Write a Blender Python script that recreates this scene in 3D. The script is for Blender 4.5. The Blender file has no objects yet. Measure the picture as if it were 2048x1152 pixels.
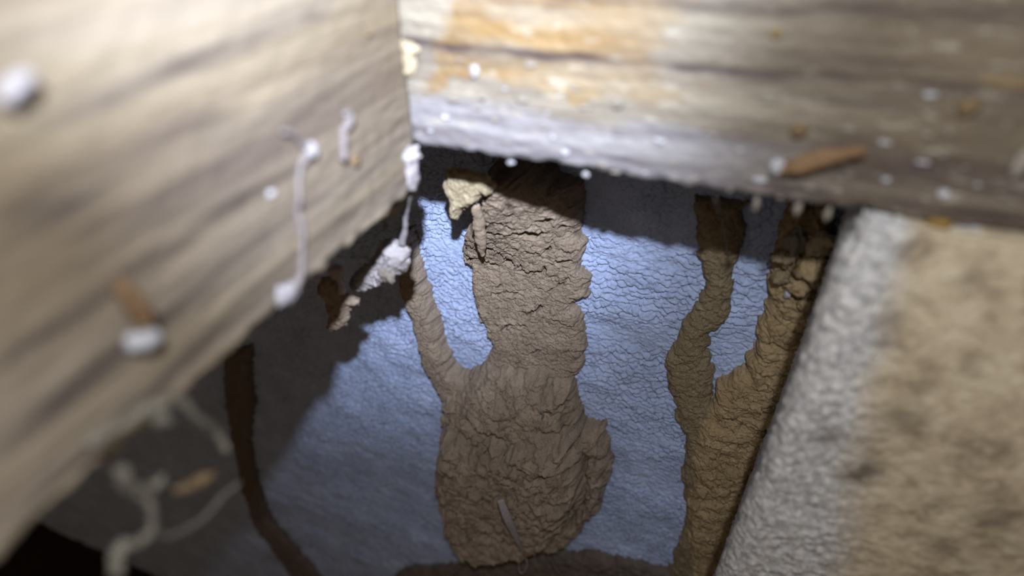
import bpy, math, random
import numpy as np

# ------------------------------------------------------------------ camera, world, light, exposure
# Lengths below are millimetres, measured from the lens; mm() turns them into metres above the ground.
H0 = 450.0                                             # lens height above the crawl-space soil
FPX, PITCH, ROLL, HEAD = 1230.0, 35.7, -0.9, 21.8      # focal length for a 2048 px wide frame, angles
p_, r_, h_ = (math.radians(a) for a in (PITCH, ROLL, HEAD))
FW = np.array([-math.sin(h_)*math.cos(p_), math.cos(h_)*math.cos(p_), -math.sin(p_)])
R0 = np.array([math.cos(h_), math.sin(h_), 0.0]); U0 = np.cross(R0, FW)
RT = math.cos(r_)*R0 + math.sin(r_)*U0
UP = -math.sin(r_)*R0 + math.cos(r_)*U0
def mm(P):
    P = np.asarray(P, float); return (P + np.array([0, 0, H0]))*0.001
def ray(x, y): return FW + (x-1024)/FPX*RT + (576-y)/FPX*UP
def at_y(x, y, Y): d = ray(x, y); return d*(Y/d[1])
def at_x(x, y, X): d = ray(x, y); return d*(X/d[0])

SC = bpy.context.scene; COL = SC.collection
from mathutils import Matrix, Vector
cd = bpy.data.cameras.new('camera'); cam = bpy.data.objects.new('camera', cd); COL.objects.link(cam)
cam.matrix_world = Matrix(((RT[0], UP[0], -FW[0], 0), (RT[1], UP[1], -FW[1], 0), (RT[2], UP[2], -FW[2], H0*.001), (0, 0, 0, 1)))
cd.sensor_width = 36; cd.lens = 36*FPX/2048; cd.clip_start = 0.002; cd.clip_end = 20
cd.dof.use_dof = True; cd.dof.focus_distance = 0.168; cd.dof.aperture_fstop = 7.0
SC.camera = cam
SC.view_settings.view_transform = 'Standard'; SC.view_settings.look = 'None'
SC.view_settings.exposure = 0.0; SC.view_settings.gamma = 1.0; SC.view_settings.use_curve_mapping = False
W = bpy.data.worlds.new('world'); SC.world = W; W.use_nodes = True
W.node_tree.nodes['Background'].inputs[0].default_value = (1.0, 0.68, 0.40, 1)
W.node_tree.nodes['Background'].inputs[1].default_value = 0.17
# the torch held beside the camera: a cool hot spot and its wide warmer spill
LPOS = np.array([6.5, -11.0, 44.0])
TGT = at_y(800, 100, 100)
HOT = 2.45
ld = bpy.data.lights.new('torch_beam', 'SPOT'); lo = bpy.data.objects.new('torch_beam', ld); COL.objects.link(lo)
lo.location = mm(LPOS); lo.rotation_euler = Vector(TGT-LPOS).to_track_quat('-Z', 'Y').to_euler()
ld.energy = HOT; ld.color = (0.94, 0.98, 1.08); ld.shadow_soft_size = 0.0022
ld.spot_size = math.radians(2*26.0); ld.spot_blend = 1.0
ls = bpy.data.lights.new('torch_spill', 'POINT'); lp = bpy.data.objects.new('torch_spill', ls); COL.objects.link(lp)
lp.location = mm(LPOS); ls.energy = HOT*.265; ls.color = (1.0, 0.98, 0.94); ls.shadow_soft_size = 0.0022

# ------------------------------------------------------------------ numpy noise
def hash3(i, j, k, s=0):
    h = (i*374761393 + j*668265263 + k*2147483647 + s*1274126177) & 0xFFFFFFFF
    h = ((h ^ (h >> 13))*1274126177) & 0xFFFFFFFF
    h = ((h ^ (h >> 16))*2246822519) & 0xFFFFFFFF
    return ((h ^ (h >> 15)) & 0xFFFFFF)/float(0x1000000)
def vnoise(P, s=0):
    P = np.asarray(P, float); I = np.floor(P).astype(np.int64); f = P-I; u = f*f*f*(f*(f*6-15)+10)
    o = 0
    for a in (0, 1):
        for b in (0, 1):
            for c in (0, 1):
                w = (u[..., 0] if a else 1-u[..., 0])*(u[..., 1] if b else 1-u[..., 1])*(u[..., 2] if c else 1-u[..., 2])
                o = o + w*hash3(I[..., 0]+a, I[..., 1]+b, I[..., 2]+c, s)
    return o*2-1
def fbm(P, octs=4, s=0, gain=.5):
    P = np.asarray(P, float); o = 0; a = 1.0
    for k in range(octs):
        o = o + a*vnoise(P*(2.03**k) + 17.3*k, s+k); a *= gain
    return o
def voro(u, v, s=0):
    """jittered-grid cells: distance to nearest and second nearest seed, and cell id"""
    iu = np.floor(u).astype(np.int64); iv = np.floor(v).astype(np.int64)
    f1 = np.full(u.shape, 9.); f2 = np.full(u.shape, 9.); cid = np.zeros(u.shape); dy = np.zeros(u.shape)
    for a in (-1, 0, 1):
        for b in (-1, 0, 1):
            x = iu+a + hash3(iu+a, iv+b, 0*iu, s+1); y = iv+b + hash3(iu+a, iv+b, 0*iu, s+2)
            d = np.hypot(u-x, v-y); idv = hash3(iu+a, iv+b, 0*iu, s+3)
            m = d < f1
            dy = np.where(m, v-y, dy); f2 = np.where(m, f1, np.minimum(f2, d)); cid = np.where(m, idv, cid); f1 = np.where(m, d, f1)
    return f1, f2, cid, dy
def P3(a, b, c=0.0): return np.stack([a, b, a*0+c], -1)
def sstep(a, b, x): t = np.clip((x-a)/(b-a), 0, 1); return t*t*(3-2*t)

# ------------------------------------------------------------------ object helpers
def link(name, me, mat, parent=None, origin=None):
    o = bpy.data.objects.new(name, me); COL.objects.link(o)
    if parent is not None: o.parent = parent
    if origin is not None and parent is None: o.location = origin
    if mat is not None: me.materials.append(mat)
    return o
def mesh_obj(name, V, faces, mat, parent=None, origin=None, smooth=True, colors=None):
    """V in mm; origin (mm) = the place of the thing's base"""
    V = mm(V); org = mm(origin) if origin is not None else V.mean(0)
    if parent is not None: org = np.array(parent['_o'])
    me = bpy.data.meshes.new(name)
    F = np.asarray(faces, dtype=np.int32)
    nf, k = F.shape
    me.vertices.add(len(V)); me.vertices.foreach_set('co', (V-org).astype(np.float32).ravel())
    me.loops.add(nf*k); me.loops.foreach_set('vertex_index', F.ravel())
    me.polygons.add(nf); me.polygons.foreach_set('loop_start', np.arange(nf, dtype=np.int32)*k)
    me.polygons.foreach_set('loop_total', np.full(nf, k, dtype=np.int32))
    if smooth: me.polygons.foreach_set('use_smooth', np.ones(nf, dtype=bool))
    me.update(calc_edges=True); me.validate()
    for an, arr in (colors or {}).items():
        a = me.attributes.new(an, 'FLOAT', 'POINT'); a.data.foreach_set('value', np.asarray(arr, np.float32).ravel())
    o = link(name, me, mat, parent, Vector(org))
    return o
ORG = []
def thing(name, label, cat, origin, group=None):
    o = bpy.data.objects.new(name, None); COL.objects.link(o); o.empty_display_size = .005
    o.location = mm(origin); o['_o'] = [float(v) for v in mm(origin)]; ORG.append(o)
    return tag(o, label, cat, group)
def tag(o, label, cat, group=None):
    o['label'] = label; o['category'] = cat
    if group: o['group'] = group
    return o
def structure(o, label=None):
    o['kind'] = 'structure'
    if label: o['label'] = label
    return o
def grid_faces(n, m, keep=None, flip=False, wrap=False):
    mm_ = m if wrap else m-1
    i, j = np.meshgrid(np.arange(n-1), np.arange(mm_), indexing='ij')
    j2 = (j+1) % m
    F = np.stack([i*m+j, i*m+j2, (i+1)*m+j2, (i+1)*m+j], -1)
    if flip: F = F[..., ::-1]
    F = F.reshape(-1, 4)
    if keep is not None:
        k = keep.ravel(); F = F[k[F].any(1)]
        used = np.unique(F); remap = np.full(n*m, -1); remap[used] = np.arange(len(used)); return remap[F], used
    return F
def sdf(poly, x, z):
    """signed distance (mm, positive inside) to a closed polygon of (x, z)"""
    P = np.asarray(poly, float); Q = np.roll(P, -1, 0)
    d = np.full(x.shape, 1e9); ins = np.zeros(x.shape, bool)
    for (ax, az), (bx, bz) in zip(P, Q):
        ex, ez = bx-ax, bz-az; L = ex*ex+ez*ez+1e-12
        t = np.clip(((x-ax)*ex+(z-az)*ez)/L, 0, 1)
        d = np.minimum(d, np.hypot(x-ax-t*ex, z-az-t*ez))
        c = ((az > z) != (bz > z)) & (x < (bx-ax)*(z-az)/(bz-az+1e-12)+ax)
        ins ^= c
    return np.where(ins, d, -d)
def pdist(line, x, z):
    d = np.full(x.shape, 1e9)
    for (ax, az), (bx, bz) in zip(line[:-1], line[1:]):
        ex, ez = bx-ax, bz-az; L = ex*ex+ez*ez+1e-12
        t = np.clip(((x-ax)*ex+(z-az)*ez)/L, 0, 1)
        d = np.minimum(d, np.hypot(x-ax-t*ex, z-az-t*ez))
    return d

# ------------------------------------------------------------------ materials
def nodes_of(name, rough=.9, spec=.15):
    m = bpy.data.materials.new(name); m.use_nodes = True; nt = m.node_tree
    b = nt.nodes['Principled BSDF']; b.inputs['Roughness'].default_value = rough
    b.inputs['Specular IOR Level'].default_value = spec
    return m, nt, b
def nd(nt, t, **kw):
    n = nt.nodes.new(t)
    for k, v in kw.items():
        if k.startswith('i_'): n.inputs[k[2:].replace('_', ' ')].default_value = v
        else: setattr(n, k, v)
    return n
def ramp(nt, fac, stops):
    r = nt.nodes.new('ShaderNodeValToRGB'); e = r.color_ramp.elements
    while len(e) < len(stops): e.new(.5)
    for k, (p, c) in zip(range(len(stops)), stops):
        e[k].position = p; e[k].color = (c[0], c[1], c[2], 1)
    nt.links.new(fac, r.inputs[0]); return r.outputs[0]
def coords(nt, scale=(1, 1, 1)):
    g = nt.nodes.new('ShaderNodeNewGeometry'); mp = nt.nodes.new('ShaderNodeMapping'); mp.vector_type = 'POINT'
    mp.inputs['Scale'].default_value = scale; nt.links.new(g.outputs['Position'], mp.inputs[0]); return mp.outputs[0]
def noise(nt, vec, scale, detail=4, rough=.55, dist=0):
    n = nd(nt, 'ShaderNodeTexNoise'); n.inputs['Scale'].default_value = scale; n.inputs['Detail'].default_value = detail
    n.inputs['Roughness'].default_value = rough; n.inputs['Distortion'].default_value = dist
    nt.links.new(vec, n.inputs['Vector']); return n.outputs['Fac']
def mixc(nt, fac, a, b):
    n = nd(nt, 'ShaderNodeMix', data_type='RGBA')
    for s, v in ((n.inputs['Factor'], fac), (n.inputs[6], a), (n.inputs[7], b)):
        if isinstance(v, (int, float)): s.default_value = v
        elif isinstance(v, tuple): s.default_value = (*v, 1)
        else: nt.links.new(v, s)
    return n.outputs[2]
def bump(nt, b, h, strength, dist, prev=None):
    n = nd(nt, 'ShaderNodeBump'); n.inputs['Strength'].default_value = strength; n.inputs['Distance'].default_value = dist
    nt.links.new(h, n.inputs['Height'])
    if prev is not None: nt.links.new(prev, n.inputs['Normal'])
    nt.links.new(n.outputs[0], b.inputs['Normal']); return n.outputs[0]
def attr(nt, name):
    n = nd(nt, 'ShaderNodeAttribute'); n.attribute_name = name; return n.outputs['Fac']
def srgb(r, g, b):
    f = lambda c: (c/255/12.92 if c/255 < .04045 else ((c/255+.055)/1.055)**2.4)
    return (f(r), f(g), f(b))

def mud_mat(name, dark, mid, light, gs=900, bs=.0004):
    m, nt, b = nodes_of(name, .95, .08); v = coords(nt)
    n1 = noise(nt, v, 160, 5, .6); n2 = noise(nt, v, gs*2.2, 3, .6)
    c1 = ramp(nt, n1, [(.3, dark), (.52, mid), (.75, light)])
    c2 = ramp(nt, n2, [(.3, tuple(.72*q for q in mid)), (.6, mid), (.8, tuple(min(1, 1.5*q) for q in light))])
    nt.links.new(mixc(nt, .45, c1, c2), b.inputs['Base Color'])
    vo = nd(nt, 'ShaderNodeTexVoronoi', i_Scale=gs*1.6); nt.links.new(v, vo.inputs['Vector'])
    p = bump(nt, b, vo.outputs['Distance'], .5, -bs)
    bump(nt, b, noise(nt, v, gs*1.2, 6, .7), .8, bs*2, p)
    return m
MUD = mud_mat('pale_mud', srgb(128, 118, 109), srgb(158, 146, 135), srgb(186, 172, 161))
MUD_L = mud_mat('dry_cream_mud', srgb(176, 164, 140), srgb(206, 195, 170), srgb(232, 222, 198), 900, .0006)
MUD_B = mud_mat('brown_mud', srgb(120, 110, 92), srgb(142, 131, 110), srgb(167, 155, 132))
MUD_T = mud_mat('ochre_mud', srgb(140, 124, 97), srgb(167, 149, 120), srgb(196, 180, 151), 800)
MUD_S = mud_mat('shade_darkened_mud', srgb(96, 90, 90), srgb(114, 107, 106), srgb(130, 122, 120), 700)  # dark mud; shade of the joist and the mound is put into its colour
FRASS = mud_mat('webbed_frass', srgb(150, 146, 152), srgb(176, 174, 184), srgb(196, 194, 202), 700)
CASE = mud_mat('case_sand', srgb(150, 136, 124), srgb(184, 170, 158), srgb(206, 194, 182), 1200, .0002)
CASE_B = mud_mat('case_brown', srgb(96, 77, 60), srgb(120, 98, 77), srgb(142, 118, 95), 1000, .0002)

def wall_mat():
    m, nt, b = nodes_of('blue_grey_masonry_paint', .75, .25); v = coords(nt)
    n1 = noise(nt, v, 60, 5, .6)
    c = ramp(nt, n1, [(.3, srgb(145, 164, 204)), (.55, srgb(162, 181, 226)), (.75, srgb(179, 199, 244))])
    n2 = noise(nt, v, 700, 4, .65)
    c = mixc(nt, ramp(nt, n2, [(.42, (0, 0, 0)), (.75, (.55, .55, .55))]), c, srgb(181, 199, 234))
    nt.links.new(c, b.inputs['Base Color'])
    vs = coords(nt, (1, 1, 1.25))
    p = bump(nt, b, noise(nt, vs, 650, 5, .6), .6, .0007)
    bump(nt, b, noise(nt, v, 2400, 3, .6), .35, .0003, p)
    return m
WALL = wall_mat()

def block_mat():
    m, nt, b = nodes_of('bare_block', .9, .12); v = coords(nt)
    n1 = noise(nt, v, 190, 5, .7); n2 = noise(nt, v, 900, 4, .7)
    grey = ramp(nt, n2, [(.3, srgb(134, 138, 146)), (.5, srgb(186, 189, 196)), (.72, srgb(222, 224, 226))])
    tan = ramp(nt, n1, [(.3, srgb(146, 134, 118)), (.5, srgb(184, 173, 153)), (.7, srgb(206, 198, 180))])
    c = mixc(nt, attr(nt, 'tan'), grey, tan)
    c = mixc(nt, attr(nt, 'spot'), c, srgb(84, 74, 64))
    nt.links.new(c, b.inputs['Base Color'])
    p = bump(nt, b, n2, .7, .0007)
    bump(nt, b, noise(nt, v, 260, 4, .6), .3, .0006, p)
    return m
BLOCK = block_mat()

WOOD_K = .37
def wood(r, g, b): return tuple(WOOD_K*q for q in srgb(r, g, b))
def jwood(r, g, b): return tuple(1.13*q for q in wood(r, g, b))
def joist_mat():
    m, nt, b = nodes_of('weathered_joist_wood', .7, .25)
    v = coords(nt, (1, .045, 1)); n1 = noise(nt, v, 95, 3, .5); n2 = noise(nt, coords(nt, (1, .03, 1)), 360, 5, .6)
    n3 = noise(nt, coords(nt, (1, .25, 1)), 34, 3, .5)
    c = ramp(nt, n1, [(.33, jwood(142, 132, 130)), (.45, jwood(178, 168, 158)), (.56, jwood(196, 184, 164)), (.68, jwood(214, 206, 194))])
    c = mixc(nt, ramp(nt, n3, [(.42, (0, 0, 0)), (.66, (.5, .5, .5))]), c, jwood(184, 166, 132))
    c = mixc(nt, ramp(nt, n2, [(.3, (.4, .4, .4)), (.5, (0, 0, 0))]), c, jwood(132, 118, 116))
    c = mixc(nt, attr(nt, 'streak'), c, jwood(98, 88, 92))
    nt.links.new(c, b.inputs['Base Color'])
    p = bump(nt, b, n2, .5, .0006); bump(nt, b, noise(nt, coords(nt, (1, .2, 1)), 900, 4, .6), .3, .0003, p)
    return m
JOIST = joist_mat()
def beam_mat():
    m, nt, b = nodes_of('weathered_beam_wood', .6, .3)
    n1 = noise(nt, coords(nt, (.06, 1, 1)), 210, 4, .6); n2 = noise(nt, coords(nt, (.07, 1, 1)), 700, 5, .7)
    nb = noise(nt, coords(nt, (.6, 1, 1)), 90, 4, .6)
    c = ramp(nt, n1, [(.32, wood(166, 157, 150)), (.5, wood(206, 200, 188)), (.68, wood(232, 226, 210))])
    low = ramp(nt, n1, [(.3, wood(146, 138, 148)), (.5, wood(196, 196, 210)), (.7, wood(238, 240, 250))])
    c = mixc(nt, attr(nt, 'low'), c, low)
    c = mixc(nt, attr(nt, 'brown'), c, ramp(nt, nb, [(.3, wood(122, 108, 92)), (.5, wood(148, 134, 114)), (.7, wood(170, 156, 132))]))
    org = ramp(nt, nb, [(.3, wood(184, 146, 98)), (.5, wood(206, 174, 124)), (.7, wood(220, 196, 152))])
    c = mixc(nt, attr(nt, 'stain'), c, org)
    c = mixc(nt, ramp(nt, n2, [(.3, (.5, .5, .5)), (.5, (0, 0, 0))]), c, wood(136, 122, 116))
    fl = noise(nt, coords(nt, (.32, 1, 1)), 620, 3, .6)
    c = mixc(nt, ramp(nt, fl, [(.60, (0, 0, 0)), (.68, (.75, .75, .75))]), c, wood(248, 244, 232))
    c = mixc(nt, attr(nt, 'streak'), c, wood(92, 78, 86))
    nt.links.new(c, b.inputs['Base Color'])
    p = bump(nt, b, n2, .45, .0005); bump(nt, b, noise(nt, coords(nt, (.4, 1, 1)), 1100, 4, .6), .4, .0003, p)
    return m
BEAM = beam_mat()
def flat_mat(name, col, rough=.8, alpha=None, ns=1200):
    m, nt, b = nodes_of(name, rough, .2); v = coords(nt)
    c = ramp(nt, noise(nt, v, ns, 3, .6), [(.3, tuple(.8*q for q in col)), (.7, tuple(min(1, 1.12*q) for q in col))])
    nt.links.new(c, b.inputs['Base Color'])
    if alpha is not None: b.inputs['Alpha'].default_value = alpha
    return m
SILK = flat_mat('white_silk', srgb(150, 150, 160), .6)
SILK_J = flat_mat('joist_silk', srgb(128, 124, 128), .6, .7)
SILK_G = flat_mat('dusty_silk', srgb(120, 118, 112), .7, .6)
WEB = flat_mat('thin_web', srgb(120, 118, 116), .6, .35)
WHITE = flat_mat('white_fleck', srgb(166, 170, 182), .6)
CRUMB = flat_mat('pale_crumb', srgb(132, 128, 124), .85)
CRUMB_Y = flat_mat('yellow_splinter', srgb(128, 104, 58), .8)
CRUMB_T = flat_mat('tan_crumb', srgb(108, 93, 72), .85)
SOIL = mud_mat('dark_soil', srgb(70, 58, 46), srgb(88, 74, 60), srgb(104, 90, 74), 300, .002)

# ------------------------------------------------------------------ setting
YW, YB, XJ = 136.0, 90.0, -54.0
def wall_grid():
    st = .31
    xs = np.concatenate([np.arange(-900, -200, 4.0), np.arange(-200, 26, st), np.arange(26, 130, 4.0)])
    zs = np.concatenate([np.arange(-450, -300, 2.4), np.arange(-300, -262, .8), np.arange(-262, -52, st), np.arange(-52, 62, 2.0)])
    X, Z = np.meshgrid(xs, zs)
    wx = X + 1.2*fbm(P3(X/3.2, Z/3.2), 2, 3); wz = Z + 1.0*fbm(P3(X/3.2, Z/3.2, 9), 2, 4)
    f1, f2, cid, dy = voro(wx/2.7, wz/1.8, 11)
    g1, g2, gid, gy = voro(wx/1.3+5, wz/1.0, 21)
    crackmask = sstep(-.5, .2, fbm(P3(X/18, Z/14, 3), 3, 9) + .2)
    plate = sstep(0, .22, f2-f1)*(.45+.55*cid) - .75*dy
    h = .85*plate*(.3+.7*crackmask) + .36*(sstep(0, .25, g2-g1)*(.4+.6*gid) - .6*gy)
    h += .55*fbm(P3(X/9, Z/7), 3, 31) + .12*vnoise(P3(X/.8, Z/.7), 55) + .08*vnoise(P3(X/.4, Z/.4), 56)
    V = np.stack([X, YW-h, Z], -1)
    return V.reshape(-1, 3), grid_faces(len(zs), len(xs))
v, f = wall_grid()
structure(mesh_obj('wall_back', v, f, WALL), 'blue grey painted rough block wall behind the mud tubes')
def slab_box(name, lo_, hi_, mat):
    a, b = np.array(lo_, float), np.array(hi_, float)
    V = np.array([[(b if i else a)[0], (b if j else a)[1], (b if k else a)[2]] for i in (0, 1) for j in (0, 1) for k in (0, 1)])
    F = [[0, 1, 3, 2], [4, 6, 7, 5], [0, 4, 5, 1], [2, 3, 7, 6], [0, 2, 6, 4], [1, 5, 7, 3]]
    return mesh_obj(name, V, F, mat, smooth=False)
structure(slab_box('floor', (-920, -420, -462), (260, 150, -450), SOIL))
structure(slab_box('ceiling', (-920, -420, 60), (260, 150, 75), JOIST))

# right-hand block pier: vertical prism with a rounded edge
def right_block():
    prof = []
    ex0 = float(np.mean([at_y(px, py, 89.0)[0] for px, py in ((1646, 568), (1562, 756), (1537, 810), (1437, 1152))]))
    B, A, C = (23.6, 139.0), (ex0, 91.5), (ex0+4.0, 87.2)
    for t in np.linspace(0, 1, 60): prof.append((B[0]+(A[0]-B[0])*t, B[1]+(A[1]-B[1])*t))
    for a in np.linspace(0, 90, 16)[1:]: prof.append((C[0]-(C[0]-A[0])*math.cos(math.radians(a)), A[1]-(A[1]-C[1])*math.sin(math.radians(a))))
    for x in np.arange(C[0]+.5, 78, .55): prof.append((x, C[1]))
    for x in np.linspace(79, 110, 16): prof.append((x, C[1]))
    prof = np.array(prof); s = np.concatenate([[0], np.cumsum(np.hypot(*np.diff(prof, axis=0).T))])
    tg = np.gradient(prof, axis=0); tg /= np.linalg.norm(tg, axis=1)[:, None]
    nrm = np.stack([tg[:, 1], -tg[:, 0]], -1)
    zs = np.concatenate([np.linspace(-450, -270, 60, endpoint=False), np.arange(-270, -43.4, .6), [-43.2]])
    S, Z = np.meshgrid(s, zs)
    f1, f2, cid, _ = voro(S/1.3, Z/1.3, 5)
    n = .28*fbm(P3(S/1.1, Z/1.1), 4, 41) + .18*fbm(P3(S/7, Z/7), 3, 42) + .4*sstep(0, .4, f2-f1)*cid
    PX = prof[:, 0][None, :] + 0*S; PY = prof[:, 1][None, :] + 0*S
    pit = np.zeros(S.shape); spot = np.zeros(S.shape)
    for (px, py, rr) in ((1652, 872, 3.0), (1705, 955, 3.0), (1745, 945, 2.6), (1810, 840, 3.2), (1780, 640, 2.2), (1790, 500, 1.8), (1765, 690, 1.6), (1990, 1040, 3.5), (1890, 1100, 2.6), (1940, 560, 1.8), (1850, 500, 1.5)):
        q = at_y(px, py, 87.0); d = np.sqrt((PX-q[0])**2 + (Z-q[2])**2)
        k = np.exp(-(d/rr)**2*(1+.5*vnoise(P3(S/1.5, Z/1.5), 77))); pit += .12*k; spot += .6*k
    k = sstep(.5, .95, fbm(P3(S/5, Z/5, 4), 3, 60)); pit += .15*k; spot += .3*k*sstep(26, 36, PX)
    ez, ex = zip(*[(q[2], q[0]) for q in (at_y(px, py, 87.2) for px, py in ((1665, 1152), (1725, 800), (1770, 445)))])
    edge = np.interp(Z, ez, ex) + 1.6*fbm(P3(S/9, Z/9, 1), 4, 51)
    tan = sstep(-4.0, 5.0, PX-edge)
    PX = PX + (1.9*sstep(-165, -80, Z) + 1.5*sstep(-54, -44, Z))*sstep(ex0+14, ex0+2, PX)
    h = n*(1.15-.8*tan) - pit
    V = np.stack([PX + nrm[:, 0][None]*h, PY + nrm[:, 1][None]*h, Z], -1)
    # rounded arris and flat bed on top, where the beam sits
    for inset, dz in ((.5, .35), (1.4, .6), (5.0, .7), (14.0, .7)):
        row = V[len(zs)-1].copy(); row[:, 0] -= nrm[:, 0]*inset; row[:, 1] -= nrm[:, 1]*inset; row[:, 2] += dz-.7
        row[:, 2] += .15*fbm(P3(row[:, 0]/1.5, row[:, 1]/1.5), 3, 95)
        V = np.concatenate([V, row[None]]); tan = np.concatenate([tan, tan[-1:]]); spot = np.concatenate([spot, .5*spot[-1:]])
    F = grid_faces(V.shape[0], len(s), flip=False)
    return mesh_obj('wall_right', V.reshape(-1, 3), F, BLOCK, colors={'tan': tan, 'spot': np.clip(spot, 0, 1)})
structure(right_block(), 'grey and tan concrete block pier on the right, under the beam')

# ------------------------------------------------------------------ timbers
def timber(name, prof, us, axis, mat, rough_fn, attrs, parent=None):
    """closed profile swept along an axis; prof points are (w, z), w = the other horizontal axis"""
    prof = np.array(prof, float); n = len(prof)
    tg = np.roll(prof, -1, 0)-np.roll(prof, 1, 0); tg /= np.linalg.norm(tg, axis=1)[:, None]+1e-9
    nr = np.stack([-tg[:, 1], tg[:, 0]], -1)
    c = prof.mean(0)
    if ((prof-c)*nr).sum() < 0: nr = -nr
    Uu, I = np.meshgrid(us, np.arange(n), indexing='ij')
    w = prof[:, 0][None]+0*Uu; z = prof[:, 1][None]+0*Uu
    d = rough_fn(Uu, w, z)
    w2 = w+nr[:, 0][None]*d; z2 = z+nr[:, 1][None]*d
    V = np.stack([Uu, w2, z2] if axis == 'x' else [w2, Uu, z2], -1).reshape(-1, 3)
    F = grid_faces(len(us), n, wrap=True)
    o = mesh_obj(name, V, F, mat, colors=attrs(Uu, w, z))
    me = o.data; import bmesh
    bm = bmesh.new(); bm.from_mesh(me); bm.verts.ensure_lookup_table()
    for k in (0, len(us)-1):
        try: bm.faces.new([bm.verts[k*n+i] for i in range(n)])
        except ValueError: pass
    bmesh.ops.recalc_face_normals(bm, faces=bm.faces); bm.to_mesh(me); bm.free()
    return o
def rect_prof(w0, w1, z0, z1, st_front, r=1.2, back=6.0):
    """front face at w0 finely divided, others coarse"""
    P = []
    for z in np.arange(z1, z0+r, -st_front): P.append((w0, z))
    for a in np.linspace(0, 90, 6): P.append((w0+r-r*math.cos(math.radians(a))*1.0 if w1 > w0 else w0-r+r*math.cos(math.radians(a)), z0+r-r*math.sin(math.radians(a))))
    sg = 1 if w1 > w0 else -1
    for w in np.arange(r+1.0, abs(w1-w0), 1.6): P.append((w0+sg*w, z0))
    P.append((w1, z0))
    for z in np.arange(z0+back, z1, back): P.append((w1, z))
    P.append((w1, z1))
    for w in np.arange(back, abs(w1-w0), back): P.append((w1-sg*w, z1))
    return P
ZB = -43.0
def zpx(px, py): return at_y(px, py, YB)[[0, 2]]
def beam_attrs(x, y, z):
    front = (y < YB+3)
    stain = np.zeros(x.shape)
    poly = [zpx(*q) for q in ((905, -30), (893, 60), (868, 82), (872, 120), (862, 165), (848, 180), (875, 178), (905, 150), (960, 158), (1000, 160), (1030, 170), (1060, 182), (1100, 198), (1150, 205), (1205, 200), (1250, 198), (1275, 215), (1320, 218), (1340, 200), (1400, 195), (1455, 185), (1440, 160), (1330, 140), (1300, 118), (1370, 90), (1330, 50), (1400, 10), (1380, -30))]
    d = sdf(poly, x, z) + .9*fbm(P3(x/4, z/1.2), 4, 71)
    stain = sstep(-.25, .5, d)*(.72+.45*fbm(P3(x/9, z/2.5), 3, 72)) * (1-.85*sstep(-38, 10, x))
    for poly, a in (([(885, 20), (960, 10), (1000, 60), (960, 90), (885, 85)], .45), ([(870, 105), (950, 115), (1080, 140), (1020, 165), (900, 145)], .35)):
        stain += a*sstep(-.6, 1.2, sdf([zpx(*q) for q in poly], x, z)+.5*fbm(P3(x/4, z/2), 3, 73))
    stain += .5*sstep(.3, -.3, np.hypot((x-zpx(2020, 165)[0])/3.2, (z-zpx(2020, 165)[1])/.9)-1+.3*fbm(P3(x/2, z), 3, 74))
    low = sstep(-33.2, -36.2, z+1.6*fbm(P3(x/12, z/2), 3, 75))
    brown = sstep(-14, 22, x+6*fbm(P3(x/20, z/5), 3, 76))*.85
    streak = np.zeros(x.shape)
    def line(pts, wd, a, nz=1.0):
        q = np.array([zpx(*k) for k in pts]); o = np.argsort(q[:, 0])
        zz = np.interp(x, q[o, 0], q[o, 1]) + .25*fbm(P3(x/6, 0*x), 3, 80)
        inside = (x > q[:, 0].min()-1) & (x < q[:, 0].max()+1)
        return a*np.exp(-((z-zz)/wd)**2)*inside*(1-nz*.5+nz*.5*fbm(P3(x/8, z/2), 3, 81))
    streak += line([(822, 78), (880, 92), (1060, 107), (1240, 128), (1420, 140), (1700, 160), (2060, 190)], .8, 1.15)
    streak += line([(1100, -8), (1400, 6), (2060, 30)], 1.1, .9)
    streak += line([(1240, 262), (1480, 270), (1700, 292), (2060, 350)], .8, .9)
    streak += line([(840, 222), (960, 232), (1240, 262)], .6, .6)
    streak += line([(1140, 300), (1420, 345), (1700, 400), (2060, 440)], .8, .75)
    streak += line([(1660, 320), (1900, 350), (2060, 380)], 1.0, .6)
    streak += .45*sstep(.15, .8, fbm(P3(x/28, z/.8), 3, 83))*sstep(-25, 25, x)
    return {'stain': np.clip(stain, 0, 1)*front, 'low': np.clip(low, 0, 1), 'brown': np.clip(brown, 0, 1), 'streak': np.clip(streak, 0, 1)}
def beam_rough(x, y, z):
    q = np.array([zpx(*k) for k in [(822, 78), (880, 92), (1060, 107), (1240, 128), (1420, 140), (1700, 160), (2060, 190)]])
    groove = np.exp(-((z-np.interp(x, q[:, 0], q[:, 1]))/.35)**2)*(y < YB+1)
    edge = sstep(ZB+2.5, ZB, z)*(y < YB+4)
    return .11*fbm(P3(x/9, z/.9, y/4), 4, 61) + .10*fbm(P3(x/1.5, z/.7, y), 3, 62) - .35*groove + edge*(.35*fbm(P3(x/2.2, z/2), 4, 63)+.3*fbm(P3(x/9, z*0), 3, 64))
us = np.concatenate([np.arange(-96, -56, 2.0), np.arange(-56, 62, .4), np.arange(62, 106, 2.0)])
beam = timber('beam', rect_prof(YB, 127.0, ZB, 58.0, .4), us, 'x', BEAM, beam_rough, beam_attrs)
tag(beam, 'weathered wooden beam across the top with orange stain, its right end on the block pier', 'beam')

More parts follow.
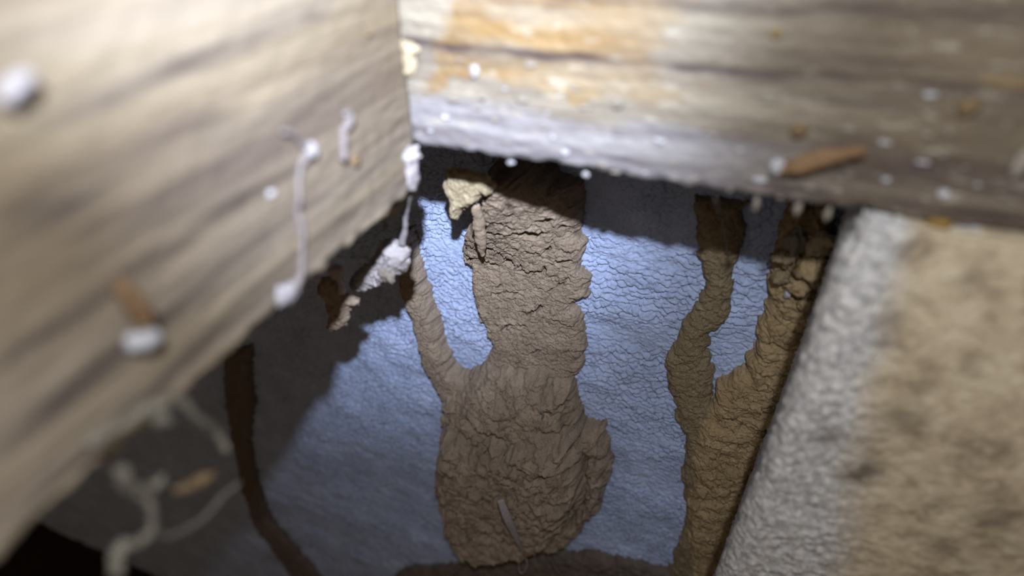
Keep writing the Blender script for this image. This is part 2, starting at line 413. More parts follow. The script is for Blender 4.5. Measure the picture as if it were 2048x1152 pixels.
zj = [at_x(x, y, XJ)[2] for x, y in ((700, 490), (600, 590), (440, 735), (250, 885))]
ZJ = float(np.mean(zj)); print('joist bottom z', zj)
def zyx(px, py): q = at_x(px, py, XJ); return (q[1], q[2])
def joist_attrs(y, x, z):
    streak = np.zeros(y.shape)
    for pts, wd, a in (([(130, 226), (499, 82), (629, 26)], .8, .8), ([(56, 404), (304, 286), (456, 230)], 1.0, .75), ([(187, 469), (378, 373), (543, 278), (660, 190)], .8, .7),
                       ([(0, 720), (143, 634), (260, 543), (390, 456), (600, 330)], .9, .8), ([(60, 830), (330, 630), (520, 480), (640, 400)], .7, .75), ([(0, 470), (160, 400)], 1.2, .6),
                       ([(0, 900), (180, 760), (300, 660)], .7, .6), ([(100, 960), (330, 760), (470, 610), (700, 420)], .6, .65), ([(640, 130), (800, 60)], .5, .4), ([(700, 330), (805, 235)], .35, .5), ([(690, 390), (812, 270)], .35, .55)):
        q = np.array([zyx(*k) for k in pts]); o = np.argsort(q[:, 0])
        zz = np.interp(y, q[o, 0], q[o, 1]) + .4*fbm(P3(y/9, 0*y), 3, 90)
        lo2, hi2 = q[:, 0].min(), q[:, 0].max()
        m = sstep(lo2-5, lo2+2, y)*sstep(hi2+5, hi2-2, y)
        streak += a*np.exp(-((z-zz)/(1.25*wd))**2)*m*(.75+.4*fbm(P3(y/8, z/1.5), 3, 91))
    return {'streak': np.clip(streak, 0, 1)}
def joist_rough(y, x, z):
    edge = sstep(ZJ+3, ZJ, z)*(x > XJ-3)
    return .12*fbm(P3(y/12, z/1.0, x/4), 4, 65) + .08*fbm(P3(y/2, z/.8, x), 3, 66) + edge*(.5*fbm(P3(y/2.4, z/2), 4, 67))
us = np.concatenate([np.arange(-120, 0, 3.0), np.arange(0, 89.4, .5), [89.5]])
joist = timber('joist', rect_prof(XJ, XJ-38, ZJ, 58.0, .45), us, 'y', JOIST, joist_rough, joist_attrs)
tag(joist, 'pale weathered floor joist with dark grain streaks running toward the viewer on the left', 'joist')

# ------------------------------------------------------------------ mud on the wall
def wxy(pts, off=2.0):
    return [tuple(at_y(q[0], q[1], YW-(q[2] if len(q) > 2 else off))[[0, 2]]) for q in pts]
def mud_sheet(name, layers, mat, parent, step=.42, seed=0, rag=1.0, gran=.38, cracks=(), bumps=(), holes=(), lat=.7, clump=0.0, gw=1.9):
    """layers: (outline px, outline depth off the wall, thickness or fn(x,z), rounding width)"""
    polys = [(wxy(o, off), T, w) for o, off, T, w in layers]
    allp = np.array(sum([list(q[0]) for q in polys], []))
    x0, z0 = allp.min(0)-3; x1, z1 = allp.max(0)+3
    xs = np.arange(x0, x1, step); zs = np.arange(z0, z1, step); X, Z = np.meshgrid(xs, zs)
    jag = rag*(.9*fbm(P3(X/4.5, Z/4.5, seed), 3, seed) + .35*fbm(P3(X/1.1, Z/1.1, seed), 2, seed+5))
    Hh = np.full(X.shape, -9.0)
    for k, (poly, T, w) in enumerate(polys):
        d = sdf(poly, X, Z) + jag
        for hp, off in holes:
            d = np.minimum(d, -sdf(wxy(hp, off), X, Z) + .5*jag)
        t = np.clip(d/w, 0, 1); TT = T(X, Z) if callable(T) else T
        h = np.where(d > 0, TT*np.sqrt(np.maximum(0, 1-(1-t)**2)), -3.0)
        Hh = np.maximum(Hh, h)
    inside = Hh > 0
    for (px, py, off, rr, a) in bumps:
        q = at_y(px, py, YW-off); Hh = Hh + inside*a*np.exp(-((X-q[0])**2+(Z-q[2])**2)/(rr*rr))
    f1, f2, cid, dy = voro(X/.95+.4*vnoise(P3(X, Z), seed+8), Z/.8, seed+3)
    wX = X+.9*fbm(P3(X/2, Z/2), 2, seed+9); wZ = Z+.7*fbm(P3(X/2, Z/2, 5), 2, seed+10)
    g1, g2, gid, gy = voro(wX/3.2, wZ/2.1, seed+6)
    k1, k2, kid, ky = voro(wX/6.5, wZ/5.0, seed+16)
    tex = gran*(sstep(0, .4, f2-f1)*(.4+.6*cid)) + gw*gran*(sstep(0, .16, g2-g1)*(.3+.7*gid)-.45*gy)
    tex = tex + clump*(sstep(0, .55, k2-k1)*(.1+.9*kid) - .35*ky + .9*fbm(P3(X/3.2, Z/3.0, 8), 4, seed+4)) + .9*gran*fbm(P3(X/5, Z/4, 3), 3, seed+1)
    tex = tex + .5*gran*vnoise(P3(X/.5, Z/.5), seed+2)
    Hh = np.where(inside, Hh+tex*np.clip(Hh/2, .25, 1), Hh)
    for line, dep, off, wd in cracks:
        L = wxy(line, off); n = fbm(P3(X/1.5, Z/1.5, 7), 3, seed+12)
        dd = pdist(L, X, Z + .8*n)
        Lx = np.array(L)
        taper = np.clip(np.minimum(X-Lx[:, 0].min(), Lx[:, 0].max()-X)/2.0+.6, .0, 1)
        Lo = Lx[np.argsort(Lx[:, 0])]; sz = Z + .8*n - np.interp(X, Lo[:, 0], Lo[:, 1])
        lip = np.where(sz > 0, np.exp(-sz/1.6), 0)*(dd < 5)
        Hh = np.where(inside, Hh - 1.6*dep*taper*sstep(wd*1.5, wd*.45, dd) + .9*taper*lip, Hh)
    Hh = np.where(inside, np.maximum(Hh, .25), -3.0)
    lx = lat*fbm(P3(X/2.2, Z/2.2, 1), 3, seed+21)*inside; lz = lat*fbm(P3(X/2.2, Z/2.2, 2), 3, seed+22)*inside
    V = np.stack([X+lx, YW-Hh, Z+lz], -1).reshape(-1, 3)
    F, used = grid_faces(len(zs), len(xs), keep=inside)
    return mesh_obj(name, V[used], F, mat, parent)

nest = thing('mud_nest', 'large central mud nest with a broad cracked column and a bulging lump at its foot', 'termite mud nest', (-60, YW, -250))
Ztop = at_y(1060, 400, YW-8)[2]; Zmid = at_y(1060, 560, YW-5)[2]
def colT(X, Z):
    t = np.clip((Z-Zmid)/(Ztop-Zmid), 0, 1.35)
    xl, xr = at_y(985, 400, YW-14)[0], at_y(1160, 440, YW-4)[0]
    u = np.clip((X-xl)/(xr-xl), -.2, 1)
    return 4.6 + t**1.5*(13.0*(1-u)**.8+.3)
column = [(985, 325, 14), (1060, 345, 10), (1160, 372), (1168, 410), (1160, 455), (1166, 490), (1160, 525), (1180, 556), (1174, 592), (1150, 612), (1160, 640), (1166, 690), (1160, 738), (1140, 772),
          (1100, 800), (1000, 810), (960, 800), (955, 760), (975, 715), (982, 690), (976, 655), (955, 642), (945, 600), (940, 548), (922, 525, 5), (916, 490, 7), (932, 462, 9), (948, 430, 12), (962, 395, 15), (975, 360, 16)]
cracks = [([(1045, 458), (1068, 470), (1085, 462)], 2.6, 8, .55), ([(1080, 436), (1105, 438)], 2.2, 8, .5), ([(1118, 460), (1150, 458)], 2.2, 8, .5), ([(985, 445), (1020, 455), (1045, 460), (1068, 464)], 1.5, 8, .45),
          ([(1058, 497), (1090, 503), (1100, 496)], 2.6, 6, .6), ([(1110, 528), (1136, 524)], 2.4, 6, .55), ([(1042, 545), (1076, 552), (1092, 542)], 2.6, 6, .6), ([(975, 490), (1000, 500), (1012, 522), (1040, 535)], 2.4, 6, .5),
          ([(975, 524), (990, 530)], 2.4, 6, .6), ([(925, 522), (950, 516)], 2.6, 6, .6), ([(955, 640), (975, 644)], 2.4, 5, .6), ([(1028, 622), (1062, 628), (1084, 610)], 1.8, 5, .5),
          ([(990, 590), (1020, 586), (1050, 598)], 1.3, 5, .45), ([(1080, 580), (1110, 574), (1140, 560)], 1.2, 5, .4), ([(1120, 500), (1150, 508)], 1.2, 6, .45), ([(1000, 660), (1040, 650), (1065, 668)], 1.3, 5, .45),
          ([(975, 575), (1000, 572)], 1.2, 5, .4), ([(1100, 640), (1140, 650)], 1.1, 5, .4), ([(1030, 700), (1060, 712), (1080, 700)], 1.0, 5, .4), ([(980, 400), (1010, 425), (1030, 440)], 1.4, 9, .45)]
mud_sheet('mud_column', [(column, 3, colT, 4.0)], MUD, nest, .23, 100, .8, .34, cracks)
branch = [(806, 455), (801, 520), (800, 565), (818, 610), (834, 660), (846, 710), (872, 758), (892, 805), (930, 815), (960, 790), (950, 752), (928, 748), (912, 738), (890, 690), (872, 625), (852, 560), (838, 505), (828, 455)]
mud_sheet('side_branch', [(branch, 2.5, 6.6, 3.2)], MUD, nest, .23, 140, .5, .3)
mound_up = [(905, 775), (960, 740), (1000, 735), (1080, 740), (1140, 765), (1152, 800), (1162, 860), (1165, 900), (1100, 905), (1040, 920), (960, 900), (890, 880), (880, 830), (892, 790)]
mound_lo = [(884, 840), (960, 850), (1060, 850), (1150, 855), (1166, 900), (1172, 960), (1160, 1010), (1130, 1050), (1090, 1085), (1010, 1105), (940, 1090), (900, 1050), (885, 990), (874, 935), (880, 880)]
lobe_r = [(1130, 850), (1200, 868), (1210, 905), (1214, 955), (1202, 1005), (1172, 1055), (1128, 1092), (1060, 1110), (1000, 1112), (1020, 1000), (1080, 900)]
mud_sheet('nest_mound', [(mound_up, 6, 13.0, 13.0), (mound_lo, 10, 21.0, 10.0), (lobe_r, 6, 9.5, 5.0)], MUD, nest, .3, 180, 1.0, .5,
          cracks=[([(900, 865), (960, 882), (1010, 890), (1060, 908)], 1.6, 14, .9), ([(1060, 930), (1080, 936), (1110, 920)], 1.8, 16, 1.0), ([(1120, 1046), (1160, 1044)], 2.4, 14, 1.2), ([(1168, 905), (1176, 960), (1165, 1010), (1135, 1052)], 3.0, 8, 1.2), ([(905, 1072), (960, 1098), (1040, 1106)], 2.5, 8, 1.2), ([(940, 850), (1000, 872), (1040, 900), (1060, 925)], 2.2, 14, 1.0), ([(1090, 815), (1130, 812)], 1.4, 10, .6), ([(890, 960), (930, 1000), (960, 1060)], 1.2, 14, .9), ([(990, 1020), (1020, 1060)], 1.4, 15, 1.0)],
          bumps=[(1000, 855, 12, 9, 3.0), (1090, 870, 12, 7, 2.5), (1120, 1000, 14, 8, 2.5), (930, 940, 12, 9, 2.0), (1030, 1060, 14, 9, -1.5), (1010, 940, 14, 7, -1.5)], lat=1.0, clump=1.3, gw=.7)
base = [(790, 1140), (850, 1128), (930, 1120), (1000, 1118), (1060, 1108), (1130, 1100), (1190, 1100), (1240, 1108), (1290, 1125), (1350, 1138), (1360, 1200), (1000, 1240), (780, 1220)]
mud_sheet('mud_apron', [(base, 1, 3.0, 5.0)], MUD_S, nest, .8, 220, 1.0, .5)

tubes = thing('mud_tube', 'wide brown forked mud tube in the right corner, against the block pier', 'termite mud tube', (10, YW, -215))
fork_l = [(1385, 395), (1500, 400), (1480, 478), (1472, 545), (1462, 590), (1454, 640), (1422, 664), (1413, 700), (1427, 742), (1424, 770), (1427, 802), (1450, 800), (1470, 900), (1450, 1000), (1440, 1100), (1430, 1170), (1325, 1170), (1345, 1110), (1362, 1070), (1372, 1000), (1364, 950), (1370, 862), (1355, 832), (1345, 790), (1332, 742), (1336, 704), (1356, 668), (1366, 640), (1395, 602), (1408, 560)]
mud_sheet('tube', [(fork_l, 1.5, 3.8, 4.0)], MUD_B, tubes, .27, 260, .6, .3)
fork_r = [(1570, 410), (1670, 415), (1664, 470), (1660, 500), (1668, 545), (1662, 600), (1636, 660), (1606, 760), (1580, 805), (1545, 885), (1514, 945), (1490, 1050), (1470, 1170), (1380, 1170), (1372, 1000), (1390, 850), (1430, 798), (1440, 765), (1465, 748), (1490, 738), (1506, 690), (1522, 640), (1532, 590), (1542, 540)]
tb = mud_sheet('corner_tube', [(fork_r, 3.0, 6.2, 5.0)], MUD_T, tubes, .27, 300, .7, .42, lat=.8, clump=.6)
tb['label'] = 'ochre crumbly corner tube'

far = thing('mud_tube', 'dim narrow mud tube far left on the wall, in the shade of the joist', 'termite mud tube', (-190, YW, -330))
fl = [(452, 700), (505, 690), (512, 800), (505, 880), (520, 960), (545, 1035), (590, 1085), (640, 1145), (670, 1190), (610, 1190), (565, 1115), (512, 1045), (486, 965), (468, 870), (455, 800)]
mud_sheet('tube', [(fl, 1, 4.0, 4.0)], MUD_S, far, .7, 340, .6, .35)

# ------------------------------------------------------------------ small solids
def lump(name, c, r, mat, parent=None, seed=0, n1=.35, f1=1.6, n2=.12, sub=24, ax=None, origin=None):
    """knobbly closed lump, r = (rx, ry, rz) mm about centre c; ax = optional 3 column axes"""
    nu, nv = sub, sub*2
    th = np.linspace(0.02, math.pi-.02, nu); ph = np.linspace(0, 2*math.pi, nv, endpoint=False)
    T, Ph = np.meshgrid(th, ph, indexing='ij')
    D = np.stack([np.sin(T)*np.cos(Ph), np.sin(T)*np.sin(Ph), np.cos(T)], -1)
    k = 1 + n1*fbm(D*f1+seed*3.1, 3, seed) + n2*fbm(D*f1*5+seed, 3, seed+7)
    P = D*k[..., None]*np.array(r)
    if ax is not None: P = P@np.array(ax)
    V = P.reshape(-1, 3)+np.array(c); F = grid_faces(nu, nv, wrap=True)
    V = np.vstack([V, V[:nv].mean(0), V[-nv:].mean(0)])
    a, b = nu*nv, nu*nv+1; j = np.arange(nv); j2 = (j+1) % nv
    F = np.vstack([F, np.stack([0*j+a, j2, j, 0*j+a], -1), np.stack([0*j+b, (nu-1)*nv+j, (nu-1)*nv+j2, 0*j+b], -1)])
    # triangles at the poles are written as quads with a repeated corner, so merge them
    return mesh_tri(name, V, F, mat, parent, origin)
def mesh_tri(name, V, F, mat, parent, origin=None):
    V = mm(V); org = np.array(parent['_o']) if parent is not None else (mm(origin) if origin is not None else V.mean(0))
    faces = []
    for f in F.tolist():
        g = []
        for q in f:
            if q not in g: g.append(q)
        if len(g) > 2: faces.append(g)
    me = bpy.data.meshes.new(name); me.from_pydata((V-org).tolist(), [], faces)
    me.polygons.foreach_set('use_smooth', np.ones(len(me.polygons), dtype=bool)); me.update()
    return link(name, me, mat, parent, Vector(org))
def tube(name, pts, rad, mat, parent=None, seg=10, sub=6, wob=.0, flat=1.0, seed=0, nz=.0, cap=True):
    """smooth tube through mm points with a radius per point"""
    P = np.array(pts, float); n = len(P); R = np.array(rad if hasattr(rad, '__len__') else [rad]*n, float)
    t = np.linspace(0, n-1, (n-1)*sub+1); i = np.clip(t.astype(int), 0, n-2); u = (t-i)[:, None]
    g = lambda k: P[np.clip(k, 0, n-1)]
    p0, p1, p2, p3 = g(i-1), g(i), g(i+1), g(i+2)
    C = .5*((2*p1)+(-p0+p2)*u+(2*p0-5*p1+4*p2-p3)*u**2+(-p0+3*p1-3*p2+p3)*u**3)
    RR = np.interp(t, np.arange(n), R)
    C = C + wob*np.stack([fbm(P3(t*1.3, 0*t, s), 3, seed+s) for s in (1, 2, 3)], -1)
    tg = np.gradient(C, axis=0); tg /= np.linalg.norm(tg, axis=1)[:, None]+1e-9
    ref = FW/np.linalg.norm(FW)
    a = np.cross(tg, ref); a /= np.linalg.norm(a, axis=1)[:, None]+1e-9; b = np.cross(tg, a)
    ph = np.linspace(0, 2*math.pi, seg, endpoint=False)
    dirs = a[:, None]*np.cos(ph)[None, :, None] + flat*b[:, None]*np.sin(ph)[None, :, None]
    k = RR[:, None]*np.ones(seg)[None]
    if nz:
        Q = C[:, None]+dirs*k[..., None]; k = k*(1+nz*fbm(Q/1.0+seed, 3, seed))
    V = (C[:, None]+dirs*k[..., None]).reshape(-1, 3); m = len(C)
    F = grid_faces(m, seg, wrap=True)
    V = np.vstack([V, C[0], C[-1]]); j = np.arange(seg); j2 = (j+1) % seg
    F = np.vstack([F, np.stack([0*j+m*seg, j2, j, 0*j+m*seg], -1), np.stack([0*j+m*seg+1, (m-1)*seg+j, (m-1)*seg+j2, 0*j+m*seg+1], -1)])
    return mesh_tri(name, V, F, mat, parent)
def chunk(name, outline, Y, T, mat, parent=None, seed=0, step=.45, rag=.6, gran=.4, tilt=0.0, top=None):
    """closed crumb slab: a traced outline at depth Y (mm from lens plane), thickness T both ways, optional forward lean"""
    poly = [tuple(at_y(px, py, Y)[[0, 2]]) for px, py in outline]; A = np.array(poly)
    x0, z0 = A.min(0)-2; x1, z1 = A.max(0)+2
    xs = np.arange(x0, x1, step); zs = np.arange(z0, z1, step); X, Z = np.meshgrid(xs, zs)
    d = sdf(poly, X, Z) + rag*(.7*fbm(P3(X/3, Z/3, seed), 3, seed)+.4*fbm(P3(X/.9, Z/.9), 2, seed+1))
    ins = d > 0; w = T*1.1
    t = np.clip(d/w, 0, 1); h = T*np.sqrt(np.maximum(0, 1-(1-t)**2))
    f1, f2, cid, _ = voro(X/1.2+.4*vnoise(P3(X, Z), seed+8), Z/1.1, seed+3)
    tex = gran*(sstep(0, .45, f2-f1)*(.3+.9*cid)+.9*fbm(P3(X/2.5, Z/2.5), 3, seed+2))
    lean = tilt*(Z-A[:, 1].mean())
    hf = np.where(ins, h+tex*np.clip(h, 0, 1), 0); hb = np.where(ins, .8*h+.6*tex*np.clip(h, 0, 1), 0)
    lx = .5*fbm(P3(X/1.6, Z/1.6, 1), 3, seed+21); lz = .5*fbm(P3(X/1.6, Z/1.6, 2), 3, seed+22)
    Vf = np.stack([X+lx, Y-lean-hf, Z+lz], -1).reshape(-1, 3); Vb = np.stack([X+lx, Y-lean+hb+.02, Z+lz], -1).reshape(-1, 3)
    F, used = grid_faces(len(zs), len(xs), keep=ins)
    V = np.vstack([Vf[used], Vb[used]]); F = np.vstack([F, F[:, ::-1]+len(used)])
    return mesh_obj(name, V, F, mat, parent)

# broken flap of the nest hanging in front of its hollow
flap_px = [(896, 336), (940, 338), (985, 352), (1000, 368), (985, 384), (966, 386), (952, 402), (944, 408), (930, 418), (918, 430), (912, 446), (903, 436), (898, 405), (893, 372)]
fo = chunk('broken_flap', flap_px, 113.0, 2.0, MUD_L, nest, 400, .3, .45, .4, tilt=.12)
fo['label'] = 'cream broken flap at the top left of the nest'

# insect cases
def ptY(px, py, Y): return at_y(px, py, Y)
def ptX(px, py, X): return at_x(px, py, X)
c1 = thing('insect_case', 'small sandy spindle-shaped insect case hanging on a thread before the mud column', 'insect case', ptY(960, 460, 122))
q = [ptY(x, y, Y) for x, y, Y in ((953, 409, 114.5), (953, 420, 115), (957, 440, 116.5), (960, 465, 118.5), (963, 488, 120.5), (964, 503, 121.8), (965, 512, 122.5))]
tube('case_body', q, [.75, 1.05, 1.45, 1.6, 1.25, .8, .45], CASE, c1, 16, 8, .08, .75, 500, .22)
tube('silk_thread', [ptY(951, 386, 112), ptY(953, 398, 113), ptY(953, 411, 114.5)], .16, SILK, c1, 6, 4)
c2 = thing('insect_case', 'brown spindle-shaped insect case with a white tip lying on the beam face', 'insect case', ptY(1650, 320, YB-1))
q = [ptY(x, y, YB-1.4) for x, y in ((1566, 341), (1580, 335), (1610, 326), (1645, 316), (1680, 309), (1715, 303), (1735, 300))]
tube('case_body', q, [.9, 1.15, 1.35, 1.4, 1.1, .85, .6], CASE_B, c2, 16, 8, .1, .85, 510, .2)
lump('white_tip', ptY(1554, 333, YB-1.6), (.95, .7, 1.2), WHITE, c2, 511, .2)
Xn = XJ+1.2
c3 = thing('insect_case', 'blurred brown insect case with a white end on the lower joist face', 'insect case', ptX(270, 640, Xn))
q = [ptX(x, y, Xn) for x, y in ((236, 560), (250, 580), (268, 606), (284, 636), (292, 655))]
tube('case_body', q, [.4, .9, 1.2, 1.1, .7], CASE_B, c3, 14, 8, .1, .85, 520, .2)
tube('white_tip', [ptX(256, 686, Xn), ptX(285, 680, Xn), ptX(312, 668, Xn)], [.8, 1.25, .9], WHITE, c3, 12, 6, 0, .8, 521, .2)

# ------------------------------------------------------------------ webs and crumbs about the joist
t = thing('frass_clump', 'pale webbed clump on the lower end corner of the joist, touching the beam', 'debris', ptY(820, 330, 88))
chunk('clump', [(806, 292), (828, 288), (840, 310), (838, 345), (832, 372), (815, 380), (802, 360), (808, 325)], 87.5, 2.0, FRASS, t, 530, .4)
t['label'] = 'pale webbed clump on the lower end corner of the joist, touching the beam'
t = thing('hanging_debris', 'bluish white crumbly debris chunk hanging from a thick web strand below the joist', 'debris', ptY(765, 530, 100))
chunk('crumb_mass', [(704, 562), (716, 540), (742, 520), (764, 492), (778, 478), (798, 486), (816, 500), (818, 522), (800, 540), (786, 552), (768, 572), (744, 570), (726, 580)], 95, 2.6, FRASS, t, 540, .4, .7, .6)
lump('pale_flake', ptY(772, 545, 92.6), (2.0, .9, 2.3), CRUMB, t, 541, .25)
tube('web_strand', [ptY(828, 352, 88), ptY(822, 385, 90), ptY(812, 420, 92), ptY(808, 452, 93.5), ptY(806, 490, 95)], [1.0, .75, .5, .55, .9], SILK, t, 10, 6, .2, 1, 542, .25)
o = chunk('frass_clump', [(757, 440), (770, 418), (785, 402), (800, 398), (806, 412), (796, 430), (780, 438), (768, 440)], 90, 1.5, FRASS, None, 550, .4)
tag(o, 'small pale crumb clump under the joist end, just left of the web strand', 'debris')
o = lump('crumb', ptY(772, 452, 92), (.5, .5, .9), CRUMB, None, 551)
tag(o, 'single tiny pale crumb hanging below the joist edge above the bluish debris chunk', 'crumb')
t = thing('hanging_debris', 'brown crumbly mud scrap hanging under the joist edge in front of the shaded wall', 'debris', ptY(680, 610, 112))
chunk('mud_scrap', [(690, 585), (704, 596), (716, 604), (712, 610), (700, 610), (698, 630), (688, 650), (672, 660), (656, 656), (664, 640), (650, 600), (640, 570), (660, 552), (676, 560)], 90, 1.9, MUD, t, 560, .4, .5, .5)
lump('web_blob', ptY(672, 543, 84), (1.6, 1.3, 1.4), FRASS, t, 561, .3)
tube('web_strand', [ptY(668, 540, 84), ptY(680, 560, 86), ptY(684, 585, 89)], [.9, .6, .8], FRASS, t, 8, 6, .2, 1, 562, .3)

Xs = XJ+.5
t = thing('cobweb', 'white web thread running down the joist face near its end', 'cobweb', ptX(605, 440, Xs))
tube('thread', [ptX(x, y, Xs) for x, y in ((560, 262), (585, 270), (612, 290), (626, 300), (606, 332), (598, 372), (594, 420), (602, 450), (606, 500), (604, 540), (588, 580))], [.3, .4, .5, .9, .4, .35, .45, .6, .4, .5, .9], SILK_J, t, 8, 6, .3, .6, 570, .2)
lump('web_blob', ptX(624, 298, Xs+.3), (.6, .8, .9), SILK, t, 571)
lump('web_blob', ptX(572, 588, Xs+.4), (.9, 1.6, 1.3), SILK, t, 572)
t = thing('cobweb', 'short white web tuft beside a brown crumb high on the joist near the beam', 'cobweb', ptX(696, 250, Xs))
tube('thread', [ptX(x, y, Xs) for x, y in ((690, 218), (697, 232), (692, 258), (688, 280), (684, 320))], [.5, .9, .6, .5, .6], SILK_J, t, 8, 6, .3, .6, 575, .3)
def spot(px, py, r, mat, label, cat, plane, seed, sx=1.0, sz=.8, group=None):
    c = ptX(px, py, XJ+.25*r) if plane == 'j' else ptY(px, py, (YB-.25*r) if plane == 'b' else plane)
    rr = (.6*r, sx*r, sz*r) if plane == 'j' else (sx*r, .6*r, sz*r)
    o = lump('crumb', c, rr, mat, None, seed, .3, 1.6, .12, 10)
    return tag(o, label, cat, group)
spot(712, 322, 1.0, CRUMB_T, 'brown crumb stuck on the joist face below a white web tuft', 'crumb', 'j', 580)
spot(542, 388, .6, WHITE, 'round white fleck on the joist face left of the long web thread', 'fleck', 'j', 581)
tube_o = tube('silk_tuft', [ptX(5, 205, Xn), ptX(30, 175, Xn), ptX(58, 148, Xn)], [.5, 1.0, .6], SILK, None, 10, 6, .1, .7, 582, .2)
tag(tube_o, 'blurred white silk tuft on the joist at the far left edge of view', 'silk tuft')
spot(738, 66, .5, CRUMB_T, 'small dark crumb at the top of the joist close to the beam', 'crumb', 'j', 583)

# webs below the joist at lower left
def PL(px, py, d): r = ray(px, py); return r*d/np.linalg.norm(r)
t = thing('cobweb', 'thick dusty cobweb sagging from the lower edge of the joist at lower left', 'cobweb', ptX(330, 830, -51.5))
tube('thread', [ptX(x, y, -51.5) for x, y in ((180, 890), (215, 868), (262, 842), (305, 812), (352, 802), (398, 835), (436, 862), (444, 900))], [.7, .5, .45, .8, .8, .5, .45, .5], SILK_G, t, 10, 6, .3, .7, 590, .25)
lump('web_blob', ptX(318, 835, -51.5), (1.3, .7, .9), SILK_G, t, 591)
lump('web_blob', ptX(192, 884, -51.5), (.9, .7, .8), SILK_G, t, 592)
t = thing('cobweb', 'grey branching cobweb hanging low at the bottom left corner', 'cobweb', ptX(290, 1020, -51.5))
tube('thread', [ptX(x, y, -51.5) for x, y in ((228, 945), (255, 975), (285, 985), (302, 1010), (306, 1050), (280, 1078), (238, 1098), (230, 1150))], [.8, .9, .8, .4, .45, .5, .7, .8], SILK_G, t, 10, 6, .4, .6, 600, .25)
tube('thread', [ptX(x, y, -51.5) for x, y in ((306, 1062), (340, 1072), (400, 1040), (450, 990), (480, 960))], [.3, .4, .3, .3, .2], WEB, t, 8, 6, .2, .6, 601, .25)
tube('web_blob', [ptX(x, y, -51.5) for x, y in ((270, 985), (300, 975), (330, 945))], [.5, .6, .3], SILK_G, t, 8, 6, .3, .6, 602, .25)
t = thing('hanging_debris', 'tan crumb caught in the cobweb strands at lower left', 'debris', ptX(390, 970, -51.5))
tube('crumb_mass', [ptX(x, y, -51.5) for x, y in ((350, 980), (380, 970), (400, 960), (425, 945))], [.3, .6, .75, .3], CRUMB_T, t, 10, 6, .2, .8, 605, .3)

# silk on and under the nest lump
t = thing('silk_strip', 'grey tapering silk strip with a looped tip on the foot of the nest', 'silk strip', ptY(1030, 1060, 118))
tube('strip', [ptY(x, y, Y) for x, y, Y in ((1000, 1000, 108), (1012, 1030, 108), (1025, 1060, 109.5), (1038, 1088, 112), (1048, 1108, 116))], [1.1, 1.5, 1.4, .8, .4], SILK, t, 10, 6, .15, .35, 610, .1)
tube('loop', [ptY(x, y, 120) for x, y in ((1048, 1106), (1054, 1125), (1050, 1142), (1042, 1146), (1037, 1132), (1042, 1116))], .32, SILK, t, 7, 6, .1, 1, 611)
for k, (pts, lab) in enumerate(((((893, 1020), (905, 1040), (914, 1060)), 'short grey web wisp on the left flank of the nest lump'), (((905, 1150), (930, 1128), (950, 1118), (968, 1095)), 'pale web wisp under the left foot of the nest lump'), (((1100, 1118), (1112, 1138), (1120, 1148)), 'small pale web wisp under the right foot of the nest lump'), (((921, 998), (925, 1010), (922, 1018)), 'tiny white fibre on the left side of the nest lump'), (((1082, 822), (1086, 832), (1084, 838)), 'tiny white fibre on the upper part of the nest lump'))):
    Yk = (118, 124, 124, 116, 121)[k]
    o = tube('web_wisp', [ptY(x, y, Yk) for x, y in pts], [.25, .4, .2, .3][:len(pts)], SILK_G, None, 7, 6, .3, .5, 620+k, .2)
    tag(o, lab, 'web wisp')
t = thing('cobweb', 'thin web strand hanging under the middle of the beam in its shadow', 'cobweb', ptY(1445, 440, 110))
tube('thread', [ptY(x, y, Y) for x, y, Y in ((1430, 398, 92), (1437, 425, 100), (1445, 455, 112), (1453, 485, 124), (1456, 510, 131))], [.35, .45, .3, .4, .25], WEB, t, 7, 6, .3, .6, 630, .2)

# ------------------------------------------------------------------ crumbs on and under the beam
spot(950, 142, .9, WHITE, 'bright white fleck on the orange stain of the beam near the joist', 'fleck', 'b', 640, .8, 1.0)
spot(1235, 208, .85, CRUMB, 'round pale crumb below the orange stain on the middle of the beam', 'crumb', 'b', 641)
spot(1552, 68, .6, CRUMB_Y, 'small yellow splinter high on the beam right of the orange stain', 'splinter', 'b', 642)
spot(1598, 262, 1.1, CRUMB_T, 'round tan knob on the beam just above the brown insect case', 'crumb', 'b', 643, 1, .9)
spot(1938, 214, 1.3, CRUMB_T, 'tan crumb on the far right of the beam below a yellow streak', 'crumb', 'b', 644)
spot(1888, 388, .75, WHITE, 'white fleck low on the beam at the right, above the block pier', 'fleck', 'b', 645)
spot(1880, 446, 1.1, CRUMB_Y, 'yellow crumb wedged between the beam and the block pier', 'crumb', 'b', 646, 1.5, .7)
spot(2040, 330, 1.3, CRUMB, 'pale web-covered crumb on the beam at the right edge of view', 'crumb', 'b', 647, .6, 1.6)
spot(1022, 325, .6, WHITE, 'white crumb hanging under the beam edge above the nest column', 'crumb', 'b', 648, 1.2, .7)
spot(1171, 349, .55, WHITE, 'bluish white crumb on the beam edge above the right side of the nest column', 'crumb', 'b', 649)
for k, (px, py) in enumerate(((1513, 410), (1595, 421), (1655, 432))):
    spot(px, py-3, .55, CRUMB, ('pale crumb hanging from the beam edge right of the thin web strand', 'pale crumb hanging from the beam edge, second before the block pier', 'pale crumb hanging from the beam edge nearest the block pier')[k], 'crumb', 'b', 650+k, 0.8, 2.0)
random.seed(4)
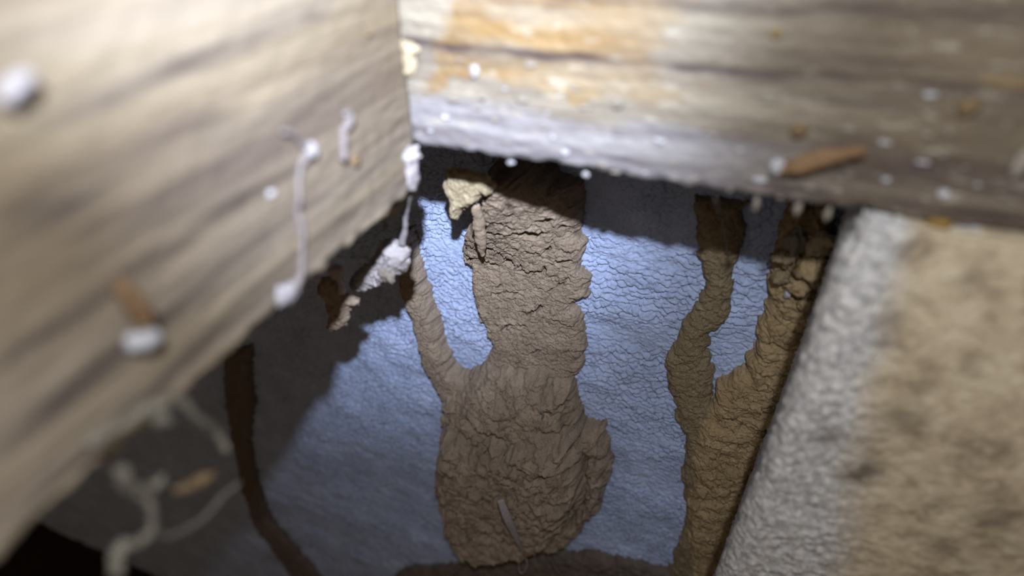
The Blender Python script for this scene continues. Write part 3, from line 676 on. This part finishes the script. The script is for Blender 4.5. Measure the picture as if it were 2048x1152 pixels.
pale = [(1190, 205), (1120, 192), (1045, 200), (1175, 130), (1010, 178), (905, 200), (955, 216), (890, 235), (965, 195), (1085, 255), (1105, 275), (1170, 215), (1060, 130), (1320, 282), (935, 285), (1012, 285), (1095, 225), (920, 120), (990, 240), (860, 262), (1230, 345), (1150, 178), (1290, 345), (1410, 255), (1435, 310), (1520, 360), (1542, 205), (1700, 260), (1770, 285), (1855, 270), (1900, 265), (1845, 325), (1930, 335), (1885, 310), (1860, 190), (1890, 192), (1680, 360), (1772, 360), (1700, 350), (1620, 375), (1480, 300), (1460, 380), (1380, 360), (1955, 370), (2005, 390), (1560, 395), (1130, 305), (1205, 330)]
for k, (px, py) in enumerate(pale):
    spot(px, py, random.uniform(.24, .6), (CRUMB, WHITE, CRUMB)[k % 3], 'one of many tiny pale crumbs stuck to the beam face', 'crumb', 'b', 660+k, random.uniform(.9, 2.2), random.uniform(.5, .9), 'pale crumbs on the beam')
o = chunk('mud_crust', [(805, 86), (818, 84), (834, 92), (838, 112), (832, 130), (826, 152), (817, 158), (810, 140), (806, 115)], YB-.6, 1.1, MUD_L, None, 720, .3, .35, .3)
tag(o, 'cream mud crust in the seam between joist and beam', 'mud crust')

# rubble at the head of the corner tube
rub = [(1592, 486, 2.6, CRUMB, 'greyish white crumb at the head of the corner tube under the beam', (.8, 1.3)), (1640, 488, 2.8, MUD_L, 'cream mud lump at the head of the corner tube beside the block pier', (1, 1)), (1622, 540, 3.2, MUD_T, 'large ochre lump on the corner tube against the block pier', (1, 1.1)),
       (1575, 588, 1.0, WHITE, 'bluish white fleck on the corner tube below the rubble', (.8, 1)), (1568, 515, 2.0, MUD_B, 'brown mud lump on the left of the corner tube head', (1, .9)), (1600, 575, 2.0, MUD_T, 'ochre mud lump below the large lump on the corner tube', (1.2, .8)), (1560, 555, 1.6, MUD_B, 'small brown lump on the left edge of the corner tube', (1, 1)), (1612, 610, 1.8, MUD_T, 'small ochre lump low on the corner tube rubble', (1, .8))]
for k, (px, py, r, mt, lab, (sx, sz)) in enumerate(rub):
    o = lump('mud_lump' if mt not in (CRUMB, WHITE) else 'crumb', ptY(px, py, YW-7.5-.5*(k % 3)), (r*sx, r*.9, r*sz), mt, None, 740+k, .35, 1.8, .2, 20)
    tag(o, lab, 'mud lump' if mt not in (CRUMB, WHITE) else 'crumb', 'rubble at the head of the corner tube')
for o in ORG: del o['_o']
